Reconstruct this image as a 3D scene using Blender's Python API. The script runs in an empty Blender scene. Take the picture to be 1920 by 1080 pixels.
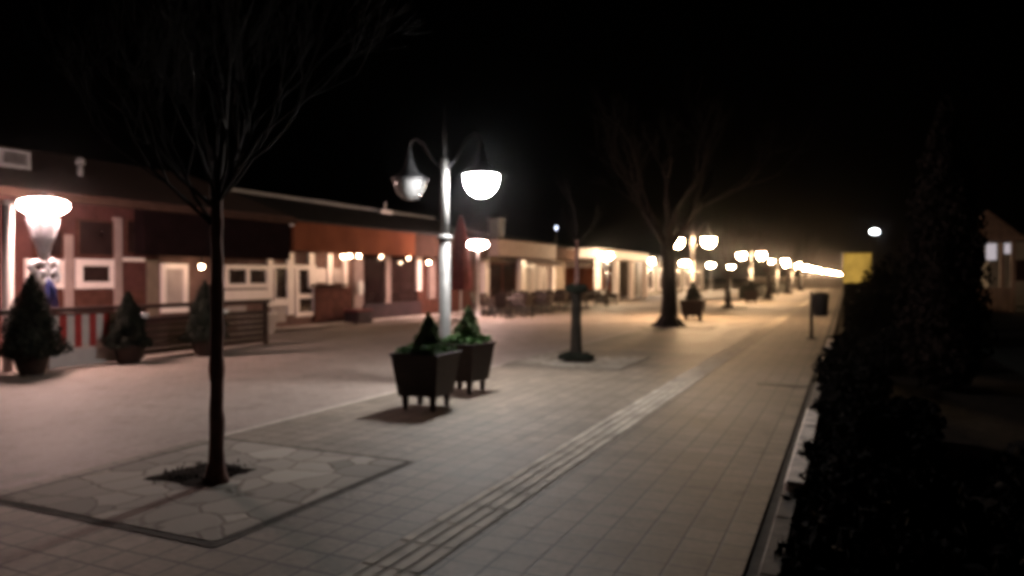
import bpy, math, random
from mathutils import Vector, Matrix
R = math.radians
scene = bpy.context.scene
COL = scene.collection
rnd = random.Random(7)

# ------------------------------------------------------------------ materials
MATS = {}
def mat(name, col, rough=0.8, var=0.25, scale=6.0, metal=0.0, bump=0.0, spec=0.3, stretch=(1, 1, 1), detail=4):
    m = bpy.data.materials.new(name); m.use_nodes = True
    nt = m.node_tree; b = nt.nodes['Principled BSDF']
    b.inputs['Roughness'].default_value = rough
    b.inputs['Metallic'].default_value = metal
    b.inputs['Specular IOR Level'].default_value = spec
    tc = nt.nodes.new('ShaderNodeTexCoord'); mp = nt.nodes.new('ShaderNodeMapping')
    mp.inputs['Scale'].default_value = stretch
    n = nt.nodes.new('ShaderNodeTexNoise'); n.inputs['Scale'].default_value = scale; n.inputs['Detail'].default_value = detail
    cr = nt.nodes.new('ShaderNodeValToRGB')
    cr.color_ramp.elements[0].position = 0.3; cr.color_ramp.elements[1].position = 0.72
    cr.color_ramp.elements[0].color = (*[c * (1 - var) for c in col], 1)
    cr.color_ramp.elements[1].color = (*[min(1, c * (1 + var)) for c in col], 1)
    nt.links.new(tc.outputs['Object'], mp.inputs['Vector']); nt.links.new(mp.outputs[0], n.inputs['Vector'])
    nt.links.new(n.outputs['Fac'], cr.inputs[0]); nt.links.new(cr.outputs[0], b.inputs['Base Color'])
    if bump:
        bp = nt.nodes.new('ShaderNodeBump'); bp.inputs['Strength'].default_value = bump; bp.inputs['Distance'].default_value = 0.02
        nt.links.new(n.outputs['Fac'], bp.inputs['Height']); nt.links.new(bp.outputs[0], b.inputs['Normal'])
    MATS[name] = m
    return m

def emit(name, col, strength):
    m = bpy.data.materials.new(name); m.use_nodes = True
    nt = m.node_tree; nt.nodes.clear()
    e = nt.nodes.new('ShaderNodeEmission'); o = nt.nodes.new('ShaderNodeOutputMaterial')
    e.inputs['Color'].default_value = (*col, 1); e.inputs['Strength'].default_value = strength
    nt.links.new(e.outputs[0], o.inputs['Surface'])
    MATS[name] = m
    return m

def tiles(name, c1, c2, mortar, bw, bh, ms, offset=0.0, rot=0.0, bump=0.4, stain=0.35):
    m = bpy.data.materials.new(name); m.use_nodes = True
    nt = m.node_tree; b = nt.nodes['Principled BSDF']
    b.inputs['Specular IOR Level'].default_value = 0.38
    tc = nt.nodes.new('ShaderNodeTexCoord'); mp = nt.nodes.new('ShaderNodeMapping')
    mp.inputs['Rotation'].default_value = (0, 0, rot)
    n3 = nt.nodes.new('ShaderNodeTexNoise'); n3.inputs['Scale'].default_value = 2.6; n3.inputs['Detail'].default_value = 7; n3.inputs['Roughness'].default_value = 0.7
    r3 = nt.nodes.new('ShaderNodeMapRange'); r3.inputs[1].default_value = 0.33; r3.inputs[2].default_value = 0.47; r3.inputs[3].default_value = 0.62; r3.inputs[4].default_value = 1.0
    m3 = nt.nodes.new('ShaderNodeMath'); m3.operation = 'MULTIPLY'
    br = nt.nodes.new('ShaderNodeTexBrick'); br.offset = offset; br.squash = 1.0
    br.inputs['Scale'].default_value = 1.0
    br.inputs['Brick Width'].default_value = bw; br.inputs['Row Height'].default_value = bh
    br.inputs['Mortar Size'].default_value = ms; br.inputs['Mortar Smooth'].default_value = 0.3
    br.inputs['Color1'].default_value = (*c1, 1); br.inputs['Color2'].default_value = (*c2, 1); br.inputs['Mortar'].default_value = (*mortar, 1)
    n1 = nt.nodes.new('ShaderNodeTexNoise'); n1.inputs['Scale'].default_value = 0.55; n1.inputs['Detail'].default_value = 6; n1.inputs['Roughness'].default_value = 0.62
    n2 = nt.nodes.new('ShaderNodeTexNoise'); n2.inputs['Scale'].default_value = 22; n2.inputs['Detail'].default_value = 5
    r1 = nt.nodes.new('ShaderNodeMapRange'); r1.inputs[1].default_value = 0.3; r1.inputs[2].default_value = 0.7; r1.inputs[3].default_value = 1 - stain; r1.inputs[4].default_value = 1.12
    r2 = nt.nodes.new('ShaderNodeMapRange'); r2.inputs[1].default_value = 0.3; r2.inputs[2].default_value = 0.7; r2.inputs[3].default_value = 0.8; r2.inputs[4].default_value = 1.12
    mu = nt.nodes.new('ShaderNodeMath'); mu.operation = 'MULTIPLY'
    vm = nt.nodes.new('ShaderNodeVectorMath'); vm.operation = 'SCALE'
    L = nt.links.new
    L(tc.outputs['Object'], mp.inputs['Vector']); L(mp.outputs[0], br.inputs['Vector'])
    L(tc.outputs['Object'], n1.inputs['Vector']); L(tc.outputs['Object'], n2.inputs['Vector'])
    L(n1.outputs['Fac'], r1.inputs[0]); L(n2.outputs['Fac'], r2.inputs[0])
    L(r1.outputs[0], mu.inputs[0]); L(r2.outputs[0], mu.inputs[1])
    L(br.outputs['Color'], vm.inputs[0]); L(tc.outputs['Object'], n3.inputs['Vector']); L(n3.outputs['Fac'], r3.inputs[0]); L(mu.outputs[0], m3.inputs[0]); L(r3.outputs[0], m3.inputs[1]); L(m3.outputs[0], vm.inputs['Scale']); L(vm.outputs[0], b.inputs['Base Color'])
    rr = nt.nodes.new('ShaderNodeMapRange'); rr.inputs[3].default_value = 0.56; rr.inputs[4].default_value = 0.82
    L(n1.outputs['Fac'], rr.inputs[0]); L(rr.outputs[0], b.inputs['Roughness'])
    ad = nt.nodes.new('ShaderNodeMath'); ad.operation = 'MULTIPLY_ADD'; ad.inputs[1].default_value = -1.0
    sc_ = nt.nodes.new('ShaderNodeMath'); sc_.operation = 'MULTIPLY'; sc_.inputs[1].default_value = 0.3
    L(n2.outputs['Fac'], sc_.inputs[0]); L(br.outputs['Fac'], ad.inputs[0]); L(sc_.outputs[0], ad.inputs[2])
    bp = nt.nodes.new('ShaderNodeBump'); bp.inputs['Strength'].default_value = bump; bp.inputs['Distance'].default_value = 0.01
    L(ad.outputs[0], bp.inputs['Height']); L(bp.outputs[0], b.inputs['Normal'])
    MATS[name] = m
    return m

def flagstone(name):
    m = bpy.data.materials.new(name); m.use_nodes = True
    nt = m.node_tree; b = nt.nodes['Principled BSDF']; L = nt.links.new
    tc = nt.nodes.new('ShaderNodeTexCoord')
    nz = nt.nodes.new('ShaderNodeTexNoise'); nz.inputs['Scale'].default_value = 2.0
    mx = nt.nodes.new('ShaderNodeMixRGB'); mx.inputs[0].default_value = 0.2; nz.inputs['Detail'].default_value = 6
    v1 = nt.nodes.new('ShaderNodeTexVoronoi'); v1.feature = 'DISTANCE_TO_EDGE'; v1.inputs['Scale'].default_value = 3.9
    v2 = nt.nodes.new('ShaderNodeTexVoronoi'); v2.inputs['Scale'].default_value = 3.9
    r = nt.nodes.new('ShaderNodeValToRGB')
    r.color_ramp.elements[0].position = 0.012; r.color_ramp.elements[0].color = (0.5, 0.45, 0.40, 1)
    r.color_ramp.elements[1].position = 0.055; r.color_ramp.elements[1].color = (1, 1, 1, 1)
    sep = nt.nodes.new('ShaderNodeSeparateColor')
    cr = nt.nodes.new('ShaderNodeValToRGB')
    cr.color_ramp.elements[0].color = (0.15, 0.13, 0.105, 1); cr.color_ramp.elements[1].color = (0.34, 0.30, 0.25, 1)
    mu = nt.nodes.new('ShaderNodeMixRGB'); mu.blend_type = 'MULTIPLY'; mu.inputs[0].default_value = 1
    L(tc.outputs['Object'], nz.inputs['Vector']); L(tc.outputs['Object'], mx.inputs[1]); L(nz.outputs['Color'], mx.inputs[2])
    L(mx.outputs[0], v1.inputs['Vector']); L(mx.outputs[0], v2.inputs['Vector'])
    L(v1.outputs['Distance'], r.inputs[0]); L(v2.outputs['Color'], sep.inputs[0]); L(sep.outputs[0], cr.inputs[0])
    L(cr.outputs[0], mu.inputs[1]); L(r.outputs[0], mu.inputs[2]); L(mu.outputs[0], b.inputs['Base Color'])
    b.inputs['Roughness'].default_value = 0.8
    bp = nt.nodes.new('ShaderNodeBump'); bp.inputs['Strength'].default_value = 0.5; bp.inputs['Distance'].default_value = 0.015
    L(r.outputs[0], bp.inputs['Height']); L(bp.outputs[0], b.inputs['Normal'])
    MATS[name] = m

tiles('slab_paving', (0.27, 0.222, 0.174), (0.212, 0.173, 0.133), (0.07, 0.06, 0.048), 0.225, 0.225, 0.0085, 0.0, 0, 0.7, 0.5)
tiles('block_paving', (0.30, 0.245, 0.212), (0.26, 0.21, 0.182), (0.17, 0.145, 0.125), 0.2, 0.1, 0.004, 0.5, R(90), 0.3, 0.25)
flagstone('flagstone')
mat('ground_dark', (0.035, 0.03, 0.025), 0.95, 0.4, 1.5, bump=0.5)
mat('soil', (0.016, 0.011, 0.008), 0.95, 0.5, 9, bump=0.8, spec=0.05)
mat('lawn', (0.012, 0.014, 0.008), 0.95, 0.4, 4, bump=0.6)
mat('kerb_stone', (0.55, 0.48, 0.43), 0.85, 0.4, 7, bump=0.7, detail=8)
mat('kerb_worn', (0.13, 0.11, 0.095), 0.85, 0.3, 9, bump=0.3)  # dark colour carries the planting's shade on the low kerb
mat('gutter', (0.035, 0.03, 0.027), 0.9, 0.3, 8)
mat('edging_dark', (0.06, 0.05, 0.04), 0.9, 0.4, 10, bump=0.4)
mat('edging_light', (0.45, 0.40, 0.345), 0.7, 0.2, 6)
mat('tactile', (0.43, 0.375, 0.31), 0.75, 0.4, 3.5, bump=0.4)
mat('tactile_base', (0.20, 0.172, 0.14), 0.8, 0.3, 6)
mat('galvanised', (0.13, 0.127, 0.123), 0.55, 0.2, 8, metal=0.2)
mat('dark_metal', (0.03, 0.03, 0.032), 0.45, 0.2, 8, metal=0.3)
mat('lamp_cap', (0.10, 0.10, 0.105), 0.35, 0.2, 8, metal=0.6)
mat('milky_glass', (0.22, 0.22, 0.22), 0.2, 0.05, 5, spec=0.5)
mat('planter_wood', (0.03, 0.016, 0.012), 0.6, 0.35, 8, stretch=(1, 1, 6))
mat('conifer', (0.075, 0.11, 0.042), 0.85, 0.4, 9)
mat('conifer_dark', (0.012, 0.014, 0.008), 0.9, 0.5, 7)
mat('box_leaf', (0.05, 0.12, 0.025), 0.7, 0.4, 10)
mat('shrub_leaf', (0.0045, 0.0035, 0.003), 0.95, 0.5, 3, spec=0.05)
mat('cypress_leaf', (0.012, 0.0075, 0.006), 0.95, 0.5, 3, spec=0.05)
mat('bark', (0.13, 0.062, 0.05), 0.9, 0.5, 30, bump=0.8, stretch=(1, 1, 0.25))
mat('bark_dark', (0.02, 0.013, 0.011), 0.95, 0.4, 10, bump=0.8, stretch=(1, 1, 0.25))
mat('twig', (0.010, 0.007, 0.006), 0.9, 0.3, 6, spec=0.1)
mat('guard', (0.012, 0.008, 0.005), 0.95, 0.4, 12, bump=0.5)
mat('wall_red', (0.095, 0.038, 0.035), 0.9, 0.25, 3, bump=0.2, spec=0.05)
mat('wall_brown', (0.085, 0.036, 0.028), 0.9, 0.3, 4, spec=0.05)
mat('wall_beige', (0.17, 0.125, 0.095), 0.8, 0.15, 4)
mat('wall_pale', (0.30, 0.22, 0.205), 0.8, 0.2, 3)
mat('pvc_white', (0.80, 0.69, 0.67), 0.35, 0.06, 4, spec=0.5)
mat('panel_brown', (0.17, 0.10, 0.085), 0.8, 0.25, 3, spec=0.1)
mat('panel_pale', (0.40, 0.33, 0.31), 0.6, 0.15, 3)
mat('glass_dark', (0.028, 0.016, 0.015), 0.08, 0.3, 2, spec=0.5)
mat('roof_tile', (0.06, 0.028, 0.024), 0.95, 0.35, 5, bump=0.5, stretch=(1, 4, 1))
mat('roof_sheet', (0.03, 0.029, 0.03), 0.9, 0.3, 3, spec=0.1)
mat('ridge_metal', (0.11, 0.115, 0.115), 0.5, 0.2, 4)
mat('fascia_dark', (0.009, 0.0045, 0.005), 0.95, 0.3, 3, spec=0.02)
mat('fascia_orange', (0.175, 0.06, 0.031), 0.9, 0.18, 1.2, spec=0.04)
mat('fascia_brown', (0.055, 0.031, 0.024), 0.9, 0.2, 3, spec=0.04)
mat('fascia_beige', (0.27, 0.19, 0.16), 0.7, 0.15, 2)
mat('interior_dark', (0.03, 0.015, 0.018), 0.8, 0.4, 2)
mat('red_cloth', (0.12, 0.03, 0.032), 0.85, 0.3, 5, bump=0.4)
mat('stripe_red', (0.40, 0.045, 0.04), 0.8, 0.2, 5)
mat('stripe_white', (0.62, 0.55, 0.52), 0.8, 0.1, 5)
mat('white_cloth', (0.75, 0.73, 0.72), 0.8, 0.1, 6)
mat('tinsel_silver', (0.75, 0.76, 0.82), 0.3, 0.15, 30, metal=0.3)
mat('ribbon_blue', (0.05, 0.06, 0.22), 0.5, 0.3, 12)
mat('rail_wood', (0.032, 0.012, 0.010), 0.6, 0.4, 6, stretch=(1, 0.2, 1))
mat('wicker', (0.022, 0.012, 0.009), 0.6, 0.35, 30, bump=0.3)
mat('table_top', (0.05, 0.03, 0.022), 0.4, 0.3, 6)
mat('steel_pale', (0.55, 0.53, 0.52), 0.5, 0.1, 6, metal=0.2)
mat('chimney_grey', (0.16, 0.165, 0.17), 0.85, 0.2, 6)
mat('kiosk_wood', (0.15, 0.105, 0.09), 0.7, 0.3, 5, stretch=(1, 1, 0.2))
mat('far_wall', (0.17, 0.145, 0.125), 0.9, 0.25, 0.5)
mat('plaster_grey', (0.20, 0.185, 0.17), 0.9, 0.2, 1)
emit('lamp_white', (1.0, 0.97, 0.95), 320)
emit('lamp_warm', (1.0, 0.63, 0.335), 600)
emit('lamp_pink', (1.0, 0.66, 0.585), 290)
emit('lamp_post_warm', (1.0, 0.74, 0.46), 330)
emit('lamp_warm_far', (1.0, 0.78, 0.58), 150)
emit('bulb_warm', (1.0, 0.66, 0.42), 120)
emit('bulb_dim', (1.0, 0.62, 0.40), 30)
emit('flood_white', (0.95, 0.97, 1.0), 40)
emit('sign_yellow', (0.55, 0.325, 0.06), 0.9)
emit('window_pale', (0.9, 0.8, 0.85), 0.5)
emit('window_lit', (0.9, 0.85, 0.8), 1.2)
emit('window_blue', (0.7, 0.78, 1.0), 6)

hm = bpy.data.materials.new('HAZE'); hm.use_nodes = True; hn = hm.node_tree; hn.nodes.clear()
hv = hn.nodes.new('ShaderNodeVolumePrincipled'); ho = hn.nodes.new('ShaderNodeOutputMaterial'); hn.links.new(hv.outputs[0], ho.inputs['Volume'])
hv.inputs['Color'].default_value = (.95, .93, .92, 1); hv.inputs['Density'].default_value = 0.00025; hv.inputs['Anisotropy'].default_value = 0.985
MATS['HAZE'] = hm
def uneven(name, amount, scale):
    nt = MATS[name].node_tree; e = next(n for n in nt.nodes if n.type == 'EMISSION'); st = e.inputs['Strength'].default_value
    tc = nt.nodes.new('ShaderNodeTexCoord'); n = nt.nodes.new('ShaderNodeTexNoise'); n.inputs['Scale'].default_value = scale
    r = nt.nodes.new('ShaderNodeMapRange'); r.inputs[1].default_value = .3; r.inputs[2].default_value = .7; r.inputs[3].default_value = st * (1 - amount); r.inputs[4].default_value = st * 1.05
    nt.links.new(tc.outputs['Object'], n.inputs['Vector']); nt.links.new(n.outputs['Fac'], r.inputs[0]); nt.links.new(r.outputs[0], e.inputs['Strength'])
uneven('sign_yellow', .45, 2.2)
# ------------------------------------------------------------------ mesh builder
class MB:
    def __init__(s): s.v = []; s.f = []; s.sm = []
    def add(s, vs, fs, smooth=False):
        o = len(s.v); s.v += [tuple(v) for v in vs]
        s.f += [tuple(i + o for i in f) for f in fs]; s.sm += [smooth] * len(fs)
        return s
    def box(s, x0, x1, y0, y1, z0, z1, bev=0.0):
        if bev <= 0:
            vs = [(x0, y0, z0), (x1, y0, z0), (x1, y1, z0), (x0, y1, z0), (x0, y0, z1), (x1, y0, z1), (x1, y1, z1), (x0, y1, z1)]
            return s.add(vs, [(0, 3, 2, 1), (4, 5, 6, 7), (0, 1, 5, 4), (1, 2, 6, 5), (2, 3, 7, 6), (3, 0, 4, 7)])
        b = bev
        def ring(i, z): return [(x0 + i, y0 + b + 0, z), (x0 + b + 0, y0 + i, z), (x1 - b, y0 + i, z), (x1 - i, y0 + b, z), (x1 - i, y1 - b, z), (x1 - b, y1 - i, z), (x0 + b, y1 - i, z), (x0 + i, y1 - b, z)]
        rings = [ring(b * .9, z0), ring(0, z0 + b), ring(0, z1 - b), ring(b * .9, z1)]
        vs = sum(rings, []); fs = [tuple(range(7, -1, -1)), tuple(range(24, 32))]
        for k in range(3):
            for i in range(8):
                j = (i + 1) % 8; fs.append((k * 8 + i, k * 8 + j, k * 8 + 8 + j, k * 8 + 8 + i))
        return s.add(vs, fs)
    def frustum(s, cx, cy, z0, z1, a0, b0, a1, b1):
        vs = [(cx - a0, cy - b0, z0), (cx + a0, cy - b0, z0), (cx + a0, cy + b0, z0), (cx - a0, cy + b0, z0),
              (cx - a1, cy - b1, z1), (cx + a1, cy - b1, z1), (cx + a1, cy + b1, z1), (cx - a1, cy + b1, z1)]
        return s.add(vs, [(0, 3, 2, 1), (4, 5, 6, 7), (0, 1, 5, 4), (1, 2, 6, 5), (2, 3, 7, 6), (3, 0, 4, 7)])
    def lathe(s, prof, cx=0, cy=0, cz=0, n=20, smooth=True, caps=True):
        vs = []; fs = []
        for r, z in prof:
            for i in range(n):
                a = 2 * math.pi * i / n; vs.append((cx + r * math.cos(a), cy + r * math.sin(a), cz + z))
        for k in range(len(prof) - 1):
            for i in range(n):
                j = (i + 1) % n; fs.append((k * n + i, k * n + j, (k + 1) * n + j, (k + 1) * n + i))
        if caps:
            if prof[0][0] > 1e-4: fs.append(tuple(range(n - 1, -1, -1)))
            if prof[-1][0] > 1e-4: fs.append(tuple((len(prof) - 1) * n + i for i in range(n)))
        return s.add(vs, fs, smooth)
    def tube(s, pts, rad, n=6, smooth=True):
        P = [Vector(p) for p in pts]
        if not isinstance(rad, (list, tuple)): rad = [rad] * len(P)
        vs = []; fs = []
        for k, p in enumerate(P):
            d = (P[min(k + 1, len(P) - 1)] - P[max(k - 1, 0)])
            if d.length < 1e-9: d = Vector((0, 0, 1))
            d.normalize()
            a = d.orthogonal().normalized() if k == 0 else (u - d * u.dot(d)).normalized()
            u = a; w = d.cross(a)
            for i in range(n):
                t = 2 * math.pi * i / n; vs.append(p + (u * math.cos(t) + w * math.sin(t)) * rad[k])
        for k in range(len(P) - 1):
            for i in range(n):
                j = (i + 1) % n; fs.append((k * n + i, k * n + j, (k + 1) * n + j, (k + 1) * n + i))
        fs.append(tuple(range(n - 1, -1, -1))); fs.append(tuple((len(P) - 1) * n + i for i in range(n)))
        return s.add(vs, fs, smooth)
    def leaf(s, p, size, rng, up=0.0):
        a = Vector((rng.gauss(0, 1), rng.gauss(0, 1), rng.gauss(0, 1) + up)).normalized()
        b = a.orthogonal().normalized()
        b = Matrix.Rotation(rng.uniform(0, 6.28), 3, a) @ b
        p = Vector(p); w = size * 0.5
        n = a.cross(b)
        return s.add([p - a * size, p + b * w, p + a * size, p - b * w + n * w * .5], [(0, 1, 2, 3)])
    def build(s, name, m, parent=None, loc=None):
        me = bpy.data.meshes.new(name); me.from_pydata(s.v, [], s.f); me.update()
        me.polygons.foreach_set('use_smooth', s.sm)
        o = bpy.data.objects.new(name, me); COL.objects.link(o)
        me.materials.append(MATS[m] if isinstance(m, str) else m)
        if parent: o.parent = parent
        if loc: o.location = loc
        return o

def tag(o, label, cat, group=None):
    o['label'] = label; o['category'] = cat
    if group: o['group'] = group
    return o
def thing(name, label, cat, loc=(0, 0, 0), rz=0, group=None):
    o = bpy.data.objects.new(name, None); COL.objects.link(o)
    o.location = loc; o.rotation_euler = (0, 0, rz); o.empty_display_size = 0.2
    return tag(o, label, cat, group)
def struct(name, mb, m, kind='structure'):
    o = mb.build(name, m); o['kind'] = kind
    return o
def dup(root, loc, rz=0, label=None, scale=None):
    def cp(o, par):
        c = o.copy(); COL.objects.link(c)
        if par: c.parent = par
        for ch in o.children: cp(ch, c)
        return c
    r = cp(root, None); r.location = loc; r.rotation_euler = (0, 0, rz)
    if scale: r.scale = scale if isinstance(scale, (tuple, list)) else (scale,) * 3
    if label: r['label'] = label
    return r

# ------------------------------------------------------------------ camera
H = 1.6; F = 1370.0
YAW = math.atan(627 / F); PIT = math.atan(20 / F)
cam_d = bpy.data.cameras.new('camera'); cam = bpy.data.objects.new('camera', cam_d); COL.objects.link(cam)
cam.location = (0, 0, H); cam.rotation_euler = (R(90) - PIT, 0, YAW)
cam_d.sensor_width = 36; cam_d.lens = F / 1920 * 36; cam_d.clip_end = 2000; cam_d.clip_start = 0.05
cam_d.dof.use_dof = True; cam_d.dof.focus_distance = 2.1; cam_d.dof.aperture_fstop = 2.0; cam_d.dof.aperture_blades = 0
scene.camera = cam

_f = Vector((-math.sin(YAW) * math.cos(PIT), math.cos(YAW) * math.cos(PIT), -math.sin(PIT)))
_r = Vector((math.cos(YAW), math.sin(YAW), 0)); _u = _r.cross(_f)
def wall_pt(px, py, x):
    """measured photo point -> (y, z) on a wall plane at the given x"""
    d = _f + _r * ((px - 960) / F) + _u * ((540 - py) / F); t = x / d.x
    return d.y * t, H + d.z * t

# ------------------------------------------------------------------ the ground
struct('ground', MB().add([(-400, -60, -.02), (400, -60, -.02), (400, 700, -.02), (-400, 700, -.02)], [(0, 1, 2, 3)]), 'ground_dark')
def sheet(name, x0, x1, y0, y1, z, m):
    return struct(name, MB().add([(x0, y0, z), (x1, y0, z), (x1, y1, z), (x0, y1, z)], [(0, 1, 2, 3)]), m)
sheet('promenade', -5.70, -0.50, -6, 330, 0.0, 'slab_paving')
sheet('paving_joint', -5.76, -5.70, -6, 5.3, 0.002, 'slab_paving')
sheet('plaza', -30, -5.76, -10, 330, 0.0, 'block_paving')
sheet('paving_edge', -5.76, -5.70, 5.3, 330, 0.002, 'edging_light')
sheet('gutter', -0.50, -0.415, -6, 330, -0.012, 'gutter')  # dark recessed strip between the slabs and the kerb
sheet('garden_soil', -0.30, 60, -6, 330, 0.0, 'soil')
sheet('lawn', 2.6, 60, 14, 200, 0.012, 'lawn')
sheet('garden_path', 3.4, 30, 22.5, 25.0, 0.02, 'slab_paving')  # pale strip added to stand for faintly lit grass
# kerb: a low run all along, taller stones where the planting leaves them bare
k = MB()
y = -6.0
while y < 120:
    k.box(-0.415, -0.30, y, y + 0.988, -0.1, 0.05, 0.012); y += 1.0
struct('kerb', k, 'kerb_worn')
k = MB()
for (a, b) in ((5.6, 8.9), (12.9, 15.3), (16.9, 19.2)):
    n = max(1, round((b - a) / 1.0)); w = (b - a) / n
    for i in range(n): dz = rnd.uniform(-.008, .008); k.box(-0.40 + dz, -0.25, a + i * w, a + i * w + w - 0.012, 0.0, 0.13 + dz, 0.02)
struct('raised_kerb', k, 'kerb_stone')
# dark slatted band across the paving at the kerb
d = thing('drain_grate', 'narrow dark drain grate set across the paving beside the kerb', 'drain', (-0.85, 11.5, 0.0))
MB().box(-.36, .34, -.09, .09, -.01, .004).build('channel', 'gutter', d)
g = MB()
for i in range(18): g.box(-.35 + i * .038, -.335 + i * .038, -.08, .08, .004, .008)
g.build('grate', 'dark_metal', d)

# tactile strip: base with four raised bars per slab
tb = MB(); tm = MB()
y = 1.0; i = 0
tb.add([(-2.47, .9, .003), (-2.07, .9, .003), (-2.07, 150, .003), (-2.47, 150, .003)], [(0, 1, 2, 3)])
while y < 150:
    step = 0.39 if y < 40 else 2.0
    jx = rnd.uniform(-.004, .004)
    for b in range(4):
        cx = -2.42 + b * 0.1 + jx
        a0, a1 = y + .003, y + step - .003
        vs = [(cx - .040, a0, .003), (cx + .040, a0, .003), (cx + .040, a1, .003), (cx - .040, a1, .003), (cx - .031, a0 + .008, .009), (cx + .031, a0 + .008, .009), (cx + .031, a1 - .008, .009), (cx - .031, a1 - .008, .009)]
        tm.add(vs, [(4, 5, 6, 7), (0, 1, 5, 4), (1, 2, 6, 5), (2, 3, 7, 6), (3, 0, 4, 7)])
    y += step; i += 1
struct('tactile_path_base', tb, 'tactile_base'); struct('tactile_path', tm, 'tactile')

# tree pits: flagstones, dark recessed edging, square of soil round the trunk
PIT = [(-4.50, 4.28), (-4.62, 13.2), (-4.9, 23.6), (-4.9, 39.0)]
ps = MB(); pe = MB(); so = MB()
for (cx, cy) in PIT:
    h = 1.05; e = 0.06; q = 0.30
    ps.add([(cx - h, cy - h, .010), (cx + h, cy - h, .010), (cx + h, cy + h, .010), (cx - h, cy + h, .010)], [(0, 1, 2, 3)])
    for (x0, x1, y0, y1) in ((cx - h - e, cx + h + e, cy - h - e, cy - h), (cx - h - e, cx + h + e, cy + h, cy + h + e), (cx - h - e, cx - h, cy - h, cy + h), (cx + h, cx + h + e, cy - h, cy + h)):
        pe.add([(x0, y0, .005), (x1, y0, .005), (x1, y1, .005), (x0, y1, .005)], [(0, 1, 2, 3)])
    sy = cy - .02 + (.05 if cy < 5 else 0)
    sx = cx - .22 if cy < 5 else cx
    ring = []
    for i in range(40):
        a = 2 * math.pi * i / 40; rq = q / max(abs(math.cos(a)), abs(math.sin(a))) ** .8 * rnd.uniform(.86, 1.12)
        ring.append((sx + math.cos(a) * rq, sy + math.sin(a) * rq, .012))
    inner = [(sx + (p[0] - sx) * .6 + rnd.uniform(-.02, .02), sy + (p[1] - sy) * .6 + rnd.uniform(-.02, .02), .03 + rnd.uniform(-.008, .012)) for p in ring]
    so.add(ring + inner + [(sx, sy, .045)], [(i, (i + 1) % 40, 40 + (i + 1) % 40, 40 + i) for i in range(40)] + [(40 + i, 40 + (i + 1) % 40, 80) for i in range(40)])
    for i in range(160):
        so.leaf((sx + rnd.gauss(0, .14), sy + rnd.gauss(0, .14), .035), .018, rnd, 2)
struct('pit_paving', ps, 'flagstone'); struct('pit_edging', pe, 'edging_dark'); struct('pit_soil', so, 'soil')

# ------------------------------------------------------------------ trees
def grow(tr, tw, p, d, ln, r, depth, rng, spread, upb, trunk_levels, minr=0.004, kids=(2, 3)):
    n = 4; pts = [p.copy()]; rads = [r]; q = p.copy(); dd = d.copy()
    for i in range(n):
        dd = (dd + Vector((rng.gauss(0, .10), rng.gauss(0, .10), rng.gauss(0, .06) + upb * .10))).normalized()
        q = q + dd * ln / n; pts.append(q.copy()); rads.append(max(minr, r * (1 - .45 * (i + 1) / n)))
    (tr if depth >= trunk_levels else tw).tube(pts, rads, 7 if r > .03 else 4)
    if depth == 0: return
    c = rng.randint(*kids)
    for i in range(c):
        at = 4 if i == 0 else rng.choice((2, 3, 3, 4))
        a = rng.uniform(0, 6.28); s = rng.uniform(.5, 1.1) * spread
        o = dd.orthogonal().normalized(); o = Matrix.Rotation(a, 3, dd) @ o
        nd = (dd * math.cos(s) + o * math.sin(s) + Vector((0, 0, upb * .25))).normalized()
        grow(tr, tw, pts[at], nd, ln * rng.uniform(.62, .86), rads[at] * .72, depth - 1, rng, spread, upb, trunk_levels, minr, kids)

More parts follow.
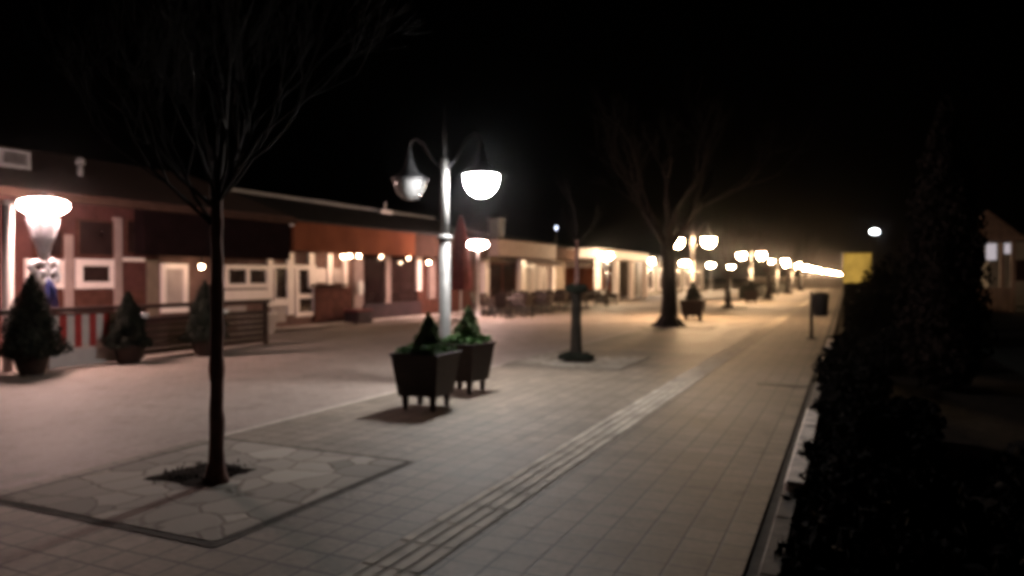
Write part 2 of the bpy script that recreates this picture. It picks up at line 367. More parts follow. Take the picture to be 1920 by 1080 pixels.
def young_tree(loc, seed, label, trunk_h=2.15, r=.062, lean=(0, 0), guard=False):
    rng = random.Random(seed)
    t = thing('young_tree', label, 'tree', loc, 0, 'young trees in the paving')
    tr = MB(); tw = MB()
    pts = [(0, 0, -.05), (.004, 0, .05), (.012 + lean[0] * .3, .0, trunk_h * .35), (lean[0] * .6, lean[1] * .6, trunk_h * .7), (lean[0], lean[1], trunk_h)]
    tp = []; trd = []
    for i in range(23):
        q = i / 22; z = -.05 + q * (trunk_h + .05); e = q * q * .4 + q * .6
        tp.append((lean[0] * e + rng.gauss(0, .002) + .006 * math.sin(q * 5 + seed), lean[1] * e + rng.gauss(0, .002), z))
        trd.append(r * (1 + .9 * math.exp(-max(0, z) / .07) - .2 * q) * rng.uniform(.93, 1.08) * (1.12 if i in (9, 15) else 1))
    tr.tube(tp, trd, 12); pts[-1] = tp[-1]
    top = Vector(pts[-1])
    grow(tr, tw, top, Vector((0, 0, 1)), .6 if guard else 1.0, r * .5, 2 if guard else 5, rng, .5, .9, 9, .0024, (2, 3))
    for i in range(3 if guard else 11):
        a = i * 2.4 + rng.uniform(-.3, .3); z = rng.uniform(-.25, .0)
        lo = rng.uniform(.45, 1.15); dd = Vector((math.cos(a) * lo, math.sin(a) * lo, .7)).normalized()
        grow(tr, tw, top + Vector((0, 0, z)), dd, .45 if guard else rng.uniform(.6, .95), r * .30, 2 if guard else 5, rng, .58, .55, 9, .0024, (2, 3))
    tr.build('trunk', 'bark', t); tw.build('crown', 'twig', t)
    if guard:
        g = MB(); g.lathe([(.15, 0), (.13, .06), (.11, .3), (.098, .8), (.10, 1.2), (.12, 1.34), (.08, 1.36)], n=14)
        g.build('trunk_guard', 'guard', t)
        bsk = MB(); rr = random.Random(seed + 1)
        for i in range(500):
            a = rr.uniform(0, 6.28); q = math.sqrt(rr.random()) * .21
            bsk.leaf((math.cos(a) * q, math.sin(a) * q, 1.34 + rr.uniform(-.05, .12) * (1 - q * 1.5)), .04, rr)
        bsk.build('shoots', 'conifer_dark', t)
        ft = MB()
        for i in range(700):
            a = rr.uniform(0, 6.28); q = math.sqrt(rr.random()) * .34
            ft.leaf((math.cos(a) * q, math.sin(a) * q, .02 + rr.random() * .16 * (1 - q * 2)), .045, rr, 1.2)
        ft.build('weeds', 'conifer_dark', t)
    return t
young_tree((-4.43, 4.18, 0.016), 11, 'slim bare young tree nearest the camera in a flagstone square', 2.2, .056, (-.04, .05))
young_tree((-4.75, 13.36, 0.016), 12, 'young tree with a thick dark guard around its lower trunk', 2.3, .05, (.02, 0), True)

def old_tree(loc, seed, label, s=1.0):
    rng = random.Random(seed)
    t = thing('old_tree', label, 'tree', loc, 0, 'older street trees')
    tr = MB(); tw = MB()
    tr.tube([(0, 0, -.1), (0, 0, .06), (0, 0, .28), (.02, 0, .9), (.0, .02, 1.8), (-.05, 0, 2.7)], [.52, .42, .29, .245, .225, .22], 14)
    for i in range(6):
        a = i * 1.05 + .3; tr.tube([(math.cos(a) * .62, math.sin(a) * .62, -.06), (math.cos(a) * .4, math.sin(a) * .4, .05), (math.cos(a) * .16, math.sin(a) * .16, .36)], [.05, .1, .09], 7)
    for i in range(6):
        a = i * 1.05 + rng.uniform(-.2, .2)
        dd = Vector((math.cos(a) * .75, math.sin(a) * .75, .75)).normalized()
        grow(tr, tw, Vector((-.04, 0, 2.45 + rng.uniform(-.15, .25))), dd, 1.75, .11, 5, rng, .50, .35, 3, .006, (2, 3))
    grow(tr, tw, Vector((-.05, 0, 2.65)), Vector((0, 0, 1)), 1.5, .15, 5, rng, .5, .5, 3, .006, (2, 3))
    tr.build('trunk', 'bark_dark', t); tw.build('crown', 'twig', t); t.scale = (s, s, s)
    return t
old1 = old_tree((-5.25, 23.75, 0.0), 21, 'thick dark old tree with flared roots before the second lamp')
dup(old1, (-5.56, 39.0, 0), 2.1, 'dark bare tree standing between the second and third street lamps', .62)
for i, (x, y, s, lb) in enumerate(((-5.3, 58, .8, 'bare tree past the third street lamp, beside the low hedge'), (-5.3, 77.5, .85, 'farther bare tree past the fourth street lamp, half lost in glare'),
                       (-5.2, 97, .9, 'farthest bare tree of the lamp row, near the low end wall'))):
    dup(old1, (x, y, 0), 1.3 * i + .7, lb, s)

# ------------------------------------------------------------------ street lamps with two heads
def street_lamp(loc, label, bowls):
    t = thing('street_lamp', label, 'street lamp', loc, 0, 'twin-headed lamps along the promenade')
    MB().lathe([(.16, 0), (.16, .03), (.10, .05), (.088, .12), (.088, 2.16)], n=18).build('lower_pole', 'galvanised', t)
    MB().lathe([(.088, 2.16), (.115, 2.165), (.118, 2.20), (.10, 2.215), (.066, 2.24)], n=18).build('collar', 'galvanised', t)
    MB().lathe([(.066, 2.24), (.06, 3.33), (.05, 3.37), (.0, 3.39)], n=16).build('upper_pole', 'galvanised', t)
    MB().lathe([(.022, 3.38), (.02, 3.7), (.034, 3.72), (.02, 3.75), (.004, 4.15), (0, 4.16)], n=8).build('finial', 'dark_metal', t)
    for i, sx in enumerate((-1, 1)):
        cx = .61 * sx
        MB().tube([(0.05 * sx, 0, 3.22), (.2 * sx, 0, 3.36), (.36 * sx, 0, 3.62), (.50 * sx, 0, 3.70), (.59 * sx, 0, 3.66), (cx, 0, 3.56)], [.02, .02, .018, .016, .015, .015], 8).build('arm', 'dark_metal', t)
        hd = MB().lathe([(.262, 3.075), (.292, 3.085), (.29, 3.10), (.225, 3.135), (.14, 3.20), (.085, 3.29), (.05, 3.40), (.032, 3.50), (.022, 3.58), (0, 3.59)], cx, n=24)
        hd = hd.build('lamp_head', 'lamp_cap', t)
        MB().lathe([(.25, 3.078), (.248, 3.02), (.228, 2.94), (.185, 2.86), (.12, 2.80), (.055, 2.775), (0, 2.77)], cx, n=20).build('bowl', bowls[i], hd)
    return t
lampA = street_lamp((-5.45, 9.5, 0), 'nearest grey twin-headed lamp, its left head unlit, behind planter boxes', ('milky_glass', 'lamp_white'))
lampB = street_lamp((-5.45, 28.8, 0), 'second twin-headed lamp, both heads warm and lit, right of the thick trunk', ('lamp_warm', 'lamp_warm'))
names = {2: 'third twin-headed lamp, small warm heads right of the bare tree', 3: 'fourth twin-headed lamp, at the start of the merging row of lights', 4: 'fifth twin-headed lamp, small lights past the low hedge',
         5: 'sixth twin-headed lamp along the promenade, tiny pair of lights', 6: 'seventh twin-headed lamp along the promenade, very small pair of lights'}
for i in (2, 3, 4, 5, 6, 7, 9, 11, 13, 16):
    dup(lampB, (-5.45 if i < 7 else -5.45 + (i - 6) * .30, 9.5 + 19.3 * i, 0), 0, names.get(i, 'far twin-headed lamp merged into the bright streak at the street end'))

# post-top lamps on the terrace
def terrace_lamp(loc, label, glow='lamp_pink'):
    t = thing('terrace_lamp', label, 'street lamp', loc, 0, 'post-top lamps along the cafe terraces')
    MB().lathe([(.13, 0), (.13, .03), (.07, .05), (.055, .5), (.05, 2.66), (.10, 2.70), (.10, 2.735)], n=14).build('pole', 'steel_pale', t)
    MB().lathe([(.10, 2.735), (.27, 2.77), (.38, 2.84), (.40, 2.90), (.37, 2.96), (.24, 3.005), (.12, 3.015)], n=18).build('globe', glow, t)
    MB().lathe([(.14, 3.016), (.13, 3.04), (.05, 3.07), (.02, 3.14), (0, 3.15)], n=12).build('cap', 'dark_metal', t)
    return t
tl = terrace_lamp((-13.2, 8.5, 0), 'pink-white post-top lamp at the left edge with tinsel on its post')
for (y, lb) in ((25.6, 'pink-white post-top lamp beside the closed red parasol'), (42.5, 'post-top lamp with silver tinsel before the white pavilion'),
                (66.0, 'small post-top lamp just right of the thick trunk, far down the terrace'), (80.0, 'post-top lamp seen between the second and third street lamps'), (95.0, 'farthest post-top lamp, tiny beside the third street lamp')):
    if y == 42.5: tl = terrace_lamp((-13.2, y, 0), lb, 'lamp_post_warm')
    else: dup(tl, (-13.2, y, 0), 0, lb)

def tinsel(loc, label, first):
    rng = random.Random(5)
    t = thing('tinsel_ornament', label, 'decoration', loc, 0, 'tinsel ornaments hung on lamp posts')
    c = MB()
    for i in range(90):
        a = rng.uniform(0, 6.28); r0 = rng.uniform(.17, .27); z1 = rng.uniform(1.95, 2.15); a2 = a + rng.uniform(-.3, .3)
        p0 = Vector((math.cos(a) * r0, math.sin(a) * r0, 2.68 + rng.uniform(-.06, .02))); p1 = Vector((math.cos(a2) * .075, math.sin(a2) * .075, z1))
        sd = Vector((-math.sin(a), math.cos(a), 0)) * .014; m = (p0 + p1) / 2 + Vector((math.cos(a), math.sin(a), 0)) * .03
        c.add([p0 - sd, p0 + sd, m + sd, p1 + sd * .6, p1 - sd * .6, m - sd], [(0, 1, 2, 5), (5, 2, 3, 4)])
    c.build('tinsel_cone', 'tinsel_silver', t)
    b = MB()
    for sgn, zz, ln in ((-1, 1.78, .30), (1, 1.62, .22), (-1, 1.60, .16), (1, 1.80, .2)):
        pts = []
        for q in range(9):
            a = q / 8 * 2 * math.pi
            pts.append((.07, sgn * (.02 + ln * .5 * (1 - math.cos(a))) * .9, zz + .10 * math.sin(a) * (1 if sgn > 0 else -1)))
        b.tube(pts, [.03, .04, .05, .055, .06, .055, .05, .04, .03], 6)
    b.build('bow', 'tinsel_silver', t)
    r = MB()
    for i in range(12):
        a = rng.uniform(-1.2, 1.2); y0 = rng.uniform(-.02, .14); ln = rng.uniform(.4, .75)
        pts = [(.06, y0 * .3, 1.62), (.10 + .03 * rng.random(), y0, 1.62 - ln * .5), (.08, y0 + rng.uniform(-.05, .08), 1.62 - ln)]
        r.tube(pts, [.02, .03, .012], 5)
    r.build('ribbon', 'ribbon_blue', t)
    return t
tn = tinsel((-13.2, 8.5, 0), 'silver tinsel cone with a white bow and blue ribbons on the leftmost lamp post', True)
dup(tn, (-13.2, 42.5, 0), .3, 'silver tinsel ornament on the lamp post before the white pavilion')

# ------------------------------------------------------------------ planters round the lamps
def planter(loc, label, rz=0):
    t = thing('planter', label, 'planter', loc, rz, 'tapered dark planter boxes')
    MB().frustum(0, 0, .17, .66, .25, .25, .315, .315).build('box', 'planter_wood', t)
    rm = MB()
    for (x0, x1, y0, y1) in ((-.33, .33, -.33, -.285), (-.33, .33, .285, .33), (-.33, -.285, -.285, .285), (.285, .33, -.285, .285)): rm.box(x0, x1, y0, y1, .662, .685)
    rm.build('rim', 'planter_wood', t)
    MB().box(-.283, .283, -.283, .283, .661, .672).build('soil', 'soil', t)
    for sx in (-1, 1):
        for sy in (-1, 1):
            lg = MB(); lg.frustum(sx * .185, sy * .185, 0, .18, .022, .022, .034, .034); lg.build('leg', 'planter_wood', t)
    return t
def cone_foliage(n, Rr, Hh, size, seed, z0=0.0, power=.85, core=True):
    rng = random.Random(seed); m = MB()
    if core: m.lathe([(Rr * .55, z0 + Hh * .02), (Rr * .72, z0 + Hh * .15), (Rr * .5, z0 + Hh * .5), (Rr * .2, z0 + Hh * .8), (0, z0 + Hh * .93)], n=9)
    ph = [rng.uniform(0, 6.28) for _ in range(4)]
    for i in range(n):
        h = 1 - math.sqrt(rng.random()) if rng.random() < .8 else rng.random()
        a = rng.uniform(0, 6.28)
        lump = 1 + .16 * math.sin(3 * a + ph[0] + h * 9) + .12 * math.sin(5 * a + ph[1] - h * 14)
        base = min(1, h / .10 + .55)
        r = Rr * (1 - h) ** power * base * lump * rng.uniform(.6, 1.08)
        m.leaf((math.cos(a) * r, math.sin(a) * r, z0 + h * Hh), size * rng.uniform(.6, 1.3), rng, .9)
    return m
def conifer(loc, label, Rr, Hh, seed, m='conifer', pot=False, n=5200, size=.024):
    t = thing('conifer', label, 'shrub', loc, 0, 'small clipped conifers')
    MB().tube([(0, 0, -.03), (.01, 0, .12), (0, .01, Hh * .6)], [.025, .022, .012], 6).build('trunk', 'bark', t)
    cone_foliage(n, Rr, Hh, size, seed, .03).build('foliage', m, t)
    return t
def low_box(loc, label, seed, rz=0):
    rng = random.Random(seed); m = MB()
    for i in range(1700):
        x = rng.uniform(-.28, .28); y = rng.uniform(-.28, .28)
        if math.hypot(x, y) < .16: continue
        z = rng.random() ** .6 * (.09 + .03 * math.sin(9 * x + seed) * math.sin(8 * y))
        m.leaf((x, y, z), .028 * rng.uniform(.7, 1.3), rng)
    o = m.build('box_plants', 'box_leaf', None, loc)
    o.rotation_euler = (0, 0, rz)
    return tag(o, label, 'plant', 'low green plants filling the planter boxes')
PA = (-4.68, 7.70, 0.0); PB = (-4.86, 9.02, 0.0)
planter(PA, 'tapered dark planter box on legs, the nearer of the pair before the lamp', .06)
planter(PB, 'tapered dark planter box on legs, the farther one right against the lamp pole', -.03)
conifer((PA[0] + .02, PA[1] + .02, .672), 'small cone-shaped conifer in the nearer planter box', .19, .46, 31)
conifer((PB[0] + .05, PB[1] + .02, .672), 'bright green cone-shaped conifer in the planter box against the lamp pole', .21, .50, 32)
low_box((PA[0], PA[1], .673), 'low green leaves rimming the nearer planter box', 41)
low_box((PB[0], PB[1], .673), 'bright low green leaves rimming the planter box against the lamp', 42)
for (x, y, who) in ((-5.2, 27.6, 'second'), (-5.3, 46.8, 'third')):
    planter((x, y, 0), f'dark planter box standing before the {who} street lamp', .05).scale = (1.35, 1.35, 1.1)
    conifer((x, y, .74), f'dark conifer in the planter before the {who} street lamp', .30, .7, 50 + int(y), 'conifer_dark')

# potted conifers along the left terrace
def pot_conifer(loc, label, Rr, Hh, seed):
    t = thing('potted_conifer', label, 'shrub', loc, 0, 'potted conifers before the left terrace')
    MB().lathe([(.17, 0), (.20, .05), (.26, .30), (.275, .31), (.275, .35), (.22, .352)], n=16).build('pot', 'planter_wood', t)
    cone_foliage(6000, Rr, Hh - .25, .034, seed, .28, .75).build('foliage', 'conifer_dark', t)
    return t
pot_conifer((-12.17, 7.62, 0), 'large dark potted conifer nearest the left edge, left of striped panel', .47, 1.62, 61)
pot_conifer((-12.10, 9.35, 0), 'dark potted conifer standing right of the red striped panel', .36, 1.30, 62)
pot_conifer((-11.85, 10.9, 0), 'dark potted conifer seen just left of the slim young trunk', .42, 1.50, 63)

# ------------------------------------------------------------------ shops on the left
def rect(px0, py0, px1, py1, x):
    """axis-aligned panel on a wall plane from the four measured sides"""
    ya, _ = wall_pt(px0, (py0 + py1) / 2, x); yb, _ = wall_pt(px1, (py0 + py1) / 2, x)
    pm = (px0 + px1) / 2
    _, z0 = wall_pt(pm, py1, x); _, z1 = wall_pt(pm, py0, x)
    return ya, yb, max(0.01, z0), z1
FX = -16.0
def window(parent, y0, y1, z0, z1, fr=.09, cols=1, x=FX, m='pvc_white', glass='glass_dark', name='window'):
    f = MB()
    f.box(x, x + .07, y0, y1, z0, z0 + fr); f.box(x, x + .07, y0, y1, z1 - fr, z1)
    f.box(x, x + .068, y0, y0 + fr, z0 + fr, z1 - fr); f.box(x, x + .068, y1 - fr, y1, z0 + fr, z1 - fr)
    for c in range(1, cols):
        yc = y0 + (y1 - y0) * c / cols; f.box(x, x + .066, yc - fr * .45, yc + fr * .45, z0 + fr, z1 - fr)
    w = f.build(name, m, parent)
    MB().box(x + .002, x + .02, y0 + fr, y1 - fr, z0 + fr, z1 - fr).build('pane', glass, w)
    return w
def slab(name, parent, m, y0, y1, z0, z1, x0, x1):
    return MB().box(x0, x1, y0, y1, z0, z1).build(name, m, parent)

# left, brick-red shop with a tiled roof
b1 = thing('shop_building', 'dark brick-red cafe building with a tiled roof and white windows at left', 'building', (0, 0, 0))
slab('wall', b1, 'wall_red', -6, 17.35, 0, 3.42, -22, FX)
MB().add([(-15.1, -6, 3.40), (-15.1, 17.3, 3.40), (-19.5, 17.3, 4.95), (-19.5, -6, 4.95), (-15.1, -6, 3.28), (-15.1, 17.3, 3.28), (-24, 17.3, 3.3), (-24, -6, 3.3)],
         [(0, 1, 2, 3), (0, 4, 5, 1), (3, 2, 6, 7), (4, 7, 6, 5), (1, 5, 6, 2), (0, 3, 7, 4)]).build('roof', 'roof_tile', b1)
ea = MB().box(-15.16, -15.02, -6, 17.3, 3.20, 3.36).build('eave_board', 'fascia_brown', b1)
def pil(name, par, px0, px1, py0, py1, m='pvc_white', x=FX, d=.10):
    y0, y1, z0, z1 = rect(px0, py0, px1, py1, x + d); return slab(name, par, m, y0, y1, z0, z1, x + .002, x + d)
pil('pilaster', b1, 216, 230, 408, 590, 'wall_pale'); pil('pilaster', b1, 122, 138, 440, 590, 'wall_pale', d=.09)
window(b1, *rect(142, 412, 213, 482, FX), fr=.05, m='wall_brown')
window(b1, *rect(140, 486, 215, 541, FX), fr=.16)
window(b1, *rect(60, 430, 118, 482, FX), fr=.05, m='wall_brown')
window(b1, *rect(45, 486, 118, 541, FX), fr=.13)
window(b1, *rect(233, 412, 272, 478, FX), fr=.05, m='wall_brown')
y0, y1, z0, z1 = rect(218, 483, 272, 490, FX + .05); slab('rail_board', b1, 'pvc_white', y0, y1, z0, z1, FX + .002, FX + .05)
y0, y1, z0, z1 = rect(20, 546, 268, 598, FX); slab('wainscot', b1, 'wall_brown', y0, y1, z0, z1, FX + .002, FX + .04)
y0, y1, z0, z1 = rect(274, 488, 420, 592, FX); slab('beige_panel', b1, 'wall_beige', y0, y1, z0, z1, FX + .002, FX + .05)
dr = window(b1, *rect(300, 494, 350, 586, FX + .05), fr=.14, x=FX + .052, glass='panel_pale', name='door')
y0, y1, z0, z1 = rect(268, 388, 541, 482, -15.3); slab('dark_fascia', b1, 'fascia_dark', y0, min(y1, 17.25), z0, 3.26, -15.6, -15.25)
# chalk-pale things on the roof
t = thing('roof_unit', 'pale grey box on the roof at the far left edge', 'roof unit', (-17.2, 10.35, 4.0))
MB().box(-.3, .3, -.55, .28, .0, .46, .03).build('casing', 'chimney_grey', t); MB().box(.302, .32, -.35, .15, .12, .38).build('grille', 'lamp_cap', t)
t = thing('roof_vent', 'small pale vent pipe with a cowl on the tiled roof', 'vent', (-17.0, 11.85, 4.05))
MB().lathe([(.07, -.1), (.07, .32)], n=12).build('pipe', 'chimney_grey', t); MB().lathe([(.11, .30), (.12, .36), (.08, .45), (0, .49)], n=12).build('cowl', 'chimney_grey', t)

# middle shop: orange fascia, white shopfront
b2 = thing('shop_building', 'shop with a long orange fascia band above a white framed shopfront', 'building', (0, 0, 0))
slab('wall', b2, 'wall_brown', 17.4, 30.6, 0, 3.3, -22, FX)
MB().add([(-15.2, 17.4, 3.36), (-15.2, 30.6, 3.36), (-18.2, 30.6, 4.42), (-18.2, 17.4, 4.42), (-24, 30.6, 3.3), (-24, 17.4, 3.3)],
         [(0, 1, 2, 3), (3, 2, 4, 5), (0, 5, 4, 1), (1, 4, 2), (0, 3, 5)]).build('roof', 'roof_sheet', b2)
MB().box(-18.3, -18.1, 17.0, 30.6, 4.36, 4.50).build('ridge_cap', 'ridge_metal', b2)
MB().box(-15.42, -15.2, 17.4, 24.2, 2.42, 3.30).build('fascia', 'fascia_orange', b2)
MB().box(-15.42, -15.22, 24.203, 30.6, 2.42, 3.28).build('fascia', 'fascia_brown', b2)
MB().box(-15.22, -15.12, 17.4, 30.6, 3.303, 3.36).build('gutter_pipe', 'roof_sheet', b2)
MB().box(-15.9, -15.43, 17.4, 30.6, 2.5, 2.56).build('soffit', 'wall_pale', b2)
# the pvc shopfront belongs partly to the left shop's end bay: its own row of frames
sf = thing('shopfront', 'white plastic framed shopfront with a glazed door below the orange band', 'shopfront', (0, 0, 0))
SX = FX + .06
MB().box(FX + .003, SX - .002, 13.2, 21.6, 0.02, 2.5).build('back_panel', 'panel_brown', sf)
def sfr(px0, py0, px1, py1, m, name, d=.08):
    y0, y1, z0, z1 = rect(px0, py0, px1, py1, SX + d); return slab(name, sf, m, y0, y1, z0, z1, SX, SX + d)
window(sf, *rect(420, 497, 503, 540, SX), fr=.13, cols=2, x=SX)
sfr(418, 544, 506, 562, 'pvc_white', 'sill_panel', .10)
sfr(503, 476, 512, 560, 'pvc_white', 'post'); sfr(540, 474, 552, 590, 'pvc_white', 'post'); sfr(580, 474, 590, 540, 'pvc_white', 'post')
sfr(615, 476, 624, 533, 'pvc_white', 'post'); sfr(645, 478, 652, 540, 'pvc_white', 'post')
window(sf, *rect(512, 497, 540, 562, SX), fr=.05, x=SX)
sfr(500, 563, 540, 574, 'pvc_white', 'sill_panel', .10)
sd = window(sf, *rect(552, 497, 590, 593, SX), fr=.15, x=SX + .002, name='door')
y0, y1, z0, z1 = rect(560, 551, 581, 560, SX + .06); MB().box(SX + .004, SX + .066, y0 - .1, y1 + .1, z0, z1).build('mid_rail', 'pvc_white', sd)
MB().tube([(SX + .09, y1 + .02, 1.0), (SX + .12, y1 + .02, 1.0), (SX + .12, y1 - .1, 1.0)], .012, 6).build('handle', 'steel_pale', sd)
sfr(505, 497, 590, 503, 'pvc_white', 'transom', .085)
sfr(592, 503, 614, 530, 'pvc_white', 'panel', .03); sfr(626, 503, 644, 530, 'panel_pale', 'panel', .03)
sfr(590, 533, 652, 537, 'fascia_brown', 'counter', .22)
sfr(591, 539, 660, 600, 'wall_brown', 'counter_front', .12)
sfr(428, 574, 462, 612, 'panel_pale', 'panel', .05); sfr(508, 576, 536, 604, 'panel_pale', 'panel', .04)
# dim open front right of it
of = thing('shop_window', 'dark unlit shop window with a thin grey post below the brown band', 'shop window', (0, 0, 0))
y0, y1, z0, z1 = rect(684, 492, 782, 597, FX)
MB().box(FX + .003, FX + .03, y0, y1, .1, 2.38).build('pane', 'glass_dark', of)
y0, y1, z0, z1 = rect(724, 488, 733, 597, FX + .12); MB().box(FX + .034, FX + .12, y0, y1, .05, 2.42).build('post', 'wall_pale', of)
y0, y1, z0, z1 = rect(664, 485, 682, 597, FX + .12); MB().box(FX + .003, FX + .12, y0, y1, .05, 2.42).build('jamb', 'wall_pale', of)
y0, y1, z0, z1 = rect(783, 488, 791, 545, FX + .12); MB().box(FX + .003, FX + .12, y0, y1, z0, 2.42).build('post', 'pvc_white', of)
y0, y1, z0, z1 = rect(806, 492, 818, 560, FX + .12); MB().box(FX + .003, FX + .10, y0, y1, z0, 2.42).build('post', 'wall_pale', of)
y0, y1, z0, z1 = rect(684, 560, 790, 598, FX + .2); MB().box(FX + .034, FX + .2, y0, y1, .01, .62).build('stall_riser', 'interior_dark', of)
sheet('shop_step', -15.9, -15.0, 13.0, 30.6, 0.06, 'kerb_stone')
t = tag(MB().lathe([(.001, -.018), (.15, -.018), (.16, 0), (.15, .018), (.001, .018)], n=20).build('oval_sign', 'white_cloth', None, (FX + .25, 21.45, 1.22)), 'white oval sign hung low on the pillar right of the counter', 'sign')
t.rotation_euler = (0, R(90), 0); t.scale = (1.7, 1.0, 1.0)
t = thing('crate', 'maroon cloth-covered crate on the ground before the counter', 'crate', (-15.3, 20.7, .0))
MB().box(-.3, .3, -.45, .45, .0, .42, .05).build('crate_body', 'interior_dark', t); MB().box(-.32, .32, -.47, .47, .422, .50, .04).build('cover', 'red_cloth', t)
for (px, py, m, lb) in ((644, 481, 'bulb_warm', 'small bare bulb under the orange band, leftmost of the close three'), (656, 480, 'bulb_warm', 'small bare bulb under the orange band, middle of the close three'), (673, 480, 'bulb_warm', 'brightest bare bulb under the orange band, by the grey pillar'),
                        (378, 500, 'bulb_warm', 'small bare bulb beside the slim young trunk, under the dark band'), (715, 481, 'bulb_dim', 'dim bulb under the orange band over the dark shop window'), (766, 484, 'bulb_dim', 'dim bulb near the right end of the orange band'), (804, 492, 'bulb_warm', 'bare bulb hanging under the brown band beside the lamp pole')):
    y, z = wall_pt(px, py, -15.3)
    t = thing('awning_bulb', lb, 'light bulb', (-15.3, y, z), 0, 'bulbs hung along the shop band')
    MB().lathe([(.02, .02), (.045, .05), (.02, .09), (.02, 2.5 - z if 2.5 - z > .1 else .12)], n=8).build('holder', 'dark_metal', t)
    MB().lathe([(0, -.055), (.04, -.04), (.055, 0), (.035, .035), (.02, .05)], n=10).build('glass_bulb', m, t)

y, z = wall_pt(547, 419, -15.1)
t = thing('spotlight', 'small pale spotlight at the left top corner of the orange band', 'spotlight', (-15.1, y, z))
MB().lathe([(.02, -.10), (.07, -.06), (.08, .04), (.075, .05)], n=12).build('housing', 'steel_pale', t); MB().box(-.05, .05, -.05, .05, .051, .058).build('lens', 'window_lit', t)
y, z = wall_pt(722, 394, -17.9)
t = thing('roof_bracket', 'small pale metal bracket on the roof ridge above the orange band', 'bracket', (-17.9, y, 4.3))
MB().box(-.12, .12, -.4, .4, .0, .16, .02).build('plate', 'steel_pale', t); MB().lathe([(.03, .16), (.03, .42), (.06, .44), (0, .5)], n=8).build('spike', 'steel_pale', t)
# third shop: beige fascia and awning
b3 = thing('shop_building', 'low pale shop with a beige fascia and grey chimney in mid distance', 'building', (0, 0, 0))
slab('wall', b3, 'wall_beige', 31.2, 42.8, 0, 3.2, -22, FX)
MB().box(-15.5, -15.0, 31.2, 38.8, 2.62, 3.42).build('fascia', 'fascia_beige', b3)
MB().box(-15.6, -15.1, 38.803, 42.8, 2.62, 3.30).build('fascia', 'fascia_brown', b3)
MB().add([(-15.2, 31.2, 3.43), (-15.2, 42.8, 3.43), (-18.5, 42.8, 4.1), (-18.5, 31.2, 4.1), (-24, 42.8, 3.3), (-24, 31.2, 3.3)], [(0, 1, 2, 3), (3, 2, 4, 5), (0, 5, 4, 1), (1, 4, 2), (0, 3, 5)]).build('roof', 'roof_sheet', b3)
ch = MB().box(-17.0, -16.4, 34.2, 34.9, 3.5, 4.6, .02).build('chimney', 'chimney_grey', b3); MB().box(-17.06, -16.34, 34.14, 34.96, 4.603, 4.68).build('chimney_cap', 'ridge_metal', ch)
for (a, b) in ((31.3, 31.75), (35.6, 36.2), (40.2, 40.6)): slab('pilaster', b3, 'pvc_white', a, b, 0, 2.62, FX + .002, FX + .25)
window(b3, 32.1, 35.3, .55, 2.35, .1, 2, FX, 'wall_brown'); window(b3, 36.5, 39.9, .7, 2.3, .1, 3, FX, 'pvc_white', 'panel_pale')
aw = MB().add([(-15.0, 33.4, 2.62), (-15.0, 37.2, 2.62), (-14.0, 37.2, 2.3), (-14.0, 33.4, 2.3), (-14.0, 37.2, 2.14), (-14.0, 33.4, 2.14)], [(0, 1, 2, 3), (3, 2, 4, 5)])
o = aw.build('awning', 'wall_pale', b3); sm_ = o.modifiers.new('solid', 'SOLIDIFY'); sm_.thickness = .02
t = thing('roof_floodlight', 'small bright white floodlight on a thin pole above the beige shop', 'floodlight', (-15.6, 40.2, 3.3))
MB().lathe([(.03, 0), (.025, 1.1)], n=8).build('pole', 'dark_metal', t)
MB().box(-.08, .06, -.14, .14, 1.1, 1.32, .02).build('housing', 'lamp_cap', t); MB().box(.062, .075, -.12, .12, 1.12, 1.30).build('lens', 'window_blue', t)

# white pavilion at the far end of the terrace
b4 = thing('pavilion', 'bright white flat-roofed pavilion behind the tinselled lamp post', 'building', (0, 0, 0))
MB().box(-19, -14.2, 44.2, 57.0, 2.85, 3.45, .03).build('roof', 'pvc_white', b4)
MB().box(-19, -18.8, 44.2, 57, 0, 2.85).build('wall', 'fascia_beige', b4)
for y in (44.5, 48.5, 52.5, 56.5): MB().box(-14.6, -14.25, y, y + .35, 0, 2.85).build('post', 'pvc_white', b4)
MB().box(-18.8, -16.5, 50.5, 54.5, 0, 2.3).build('bar', 'fascia_orange', b4)
b5 = thing('shop_building', 'farthest low dark building past the white pavilion', 'building', (0, 0, 0))
MB().box(-22, -16, 60, 92, 0, 3.2).build('wall', 'far_wall', b5); MB().box(-22.3, -15.4, 59.7, 92.3, 3.2, 3.5).build('roof', 'roof_sheet', b5)
for (y, lb) in ((61.5, 'bright wall lamp on the far dark building, left of the thick trunk'), (66.8, 'bright wall lamp nearest the left edge of the thick trunk')):
    t = thing('wall_lamp', lb, 'wall lamp', (-15.4, y, 2.95), 0, 'wall lamps on the far building')
    MB().lathe([(0, -.24), (.16, -.18), (.22, 0), (.16, .17), (.08, .22)], .35, n=14).build('globe', 'lamp_warm_far', t)
    MB().tube([(-.05, 0, .1), (.1, 0, .34), (.3, 0, .36), (.35, 0, .2)], .025, 6).build('bracket', 'dark_metal', t)
for i in range(5): window(b5, 62 + i * 6, 65.5 + i * 6, .4, 2.4, .12, 2, -16)

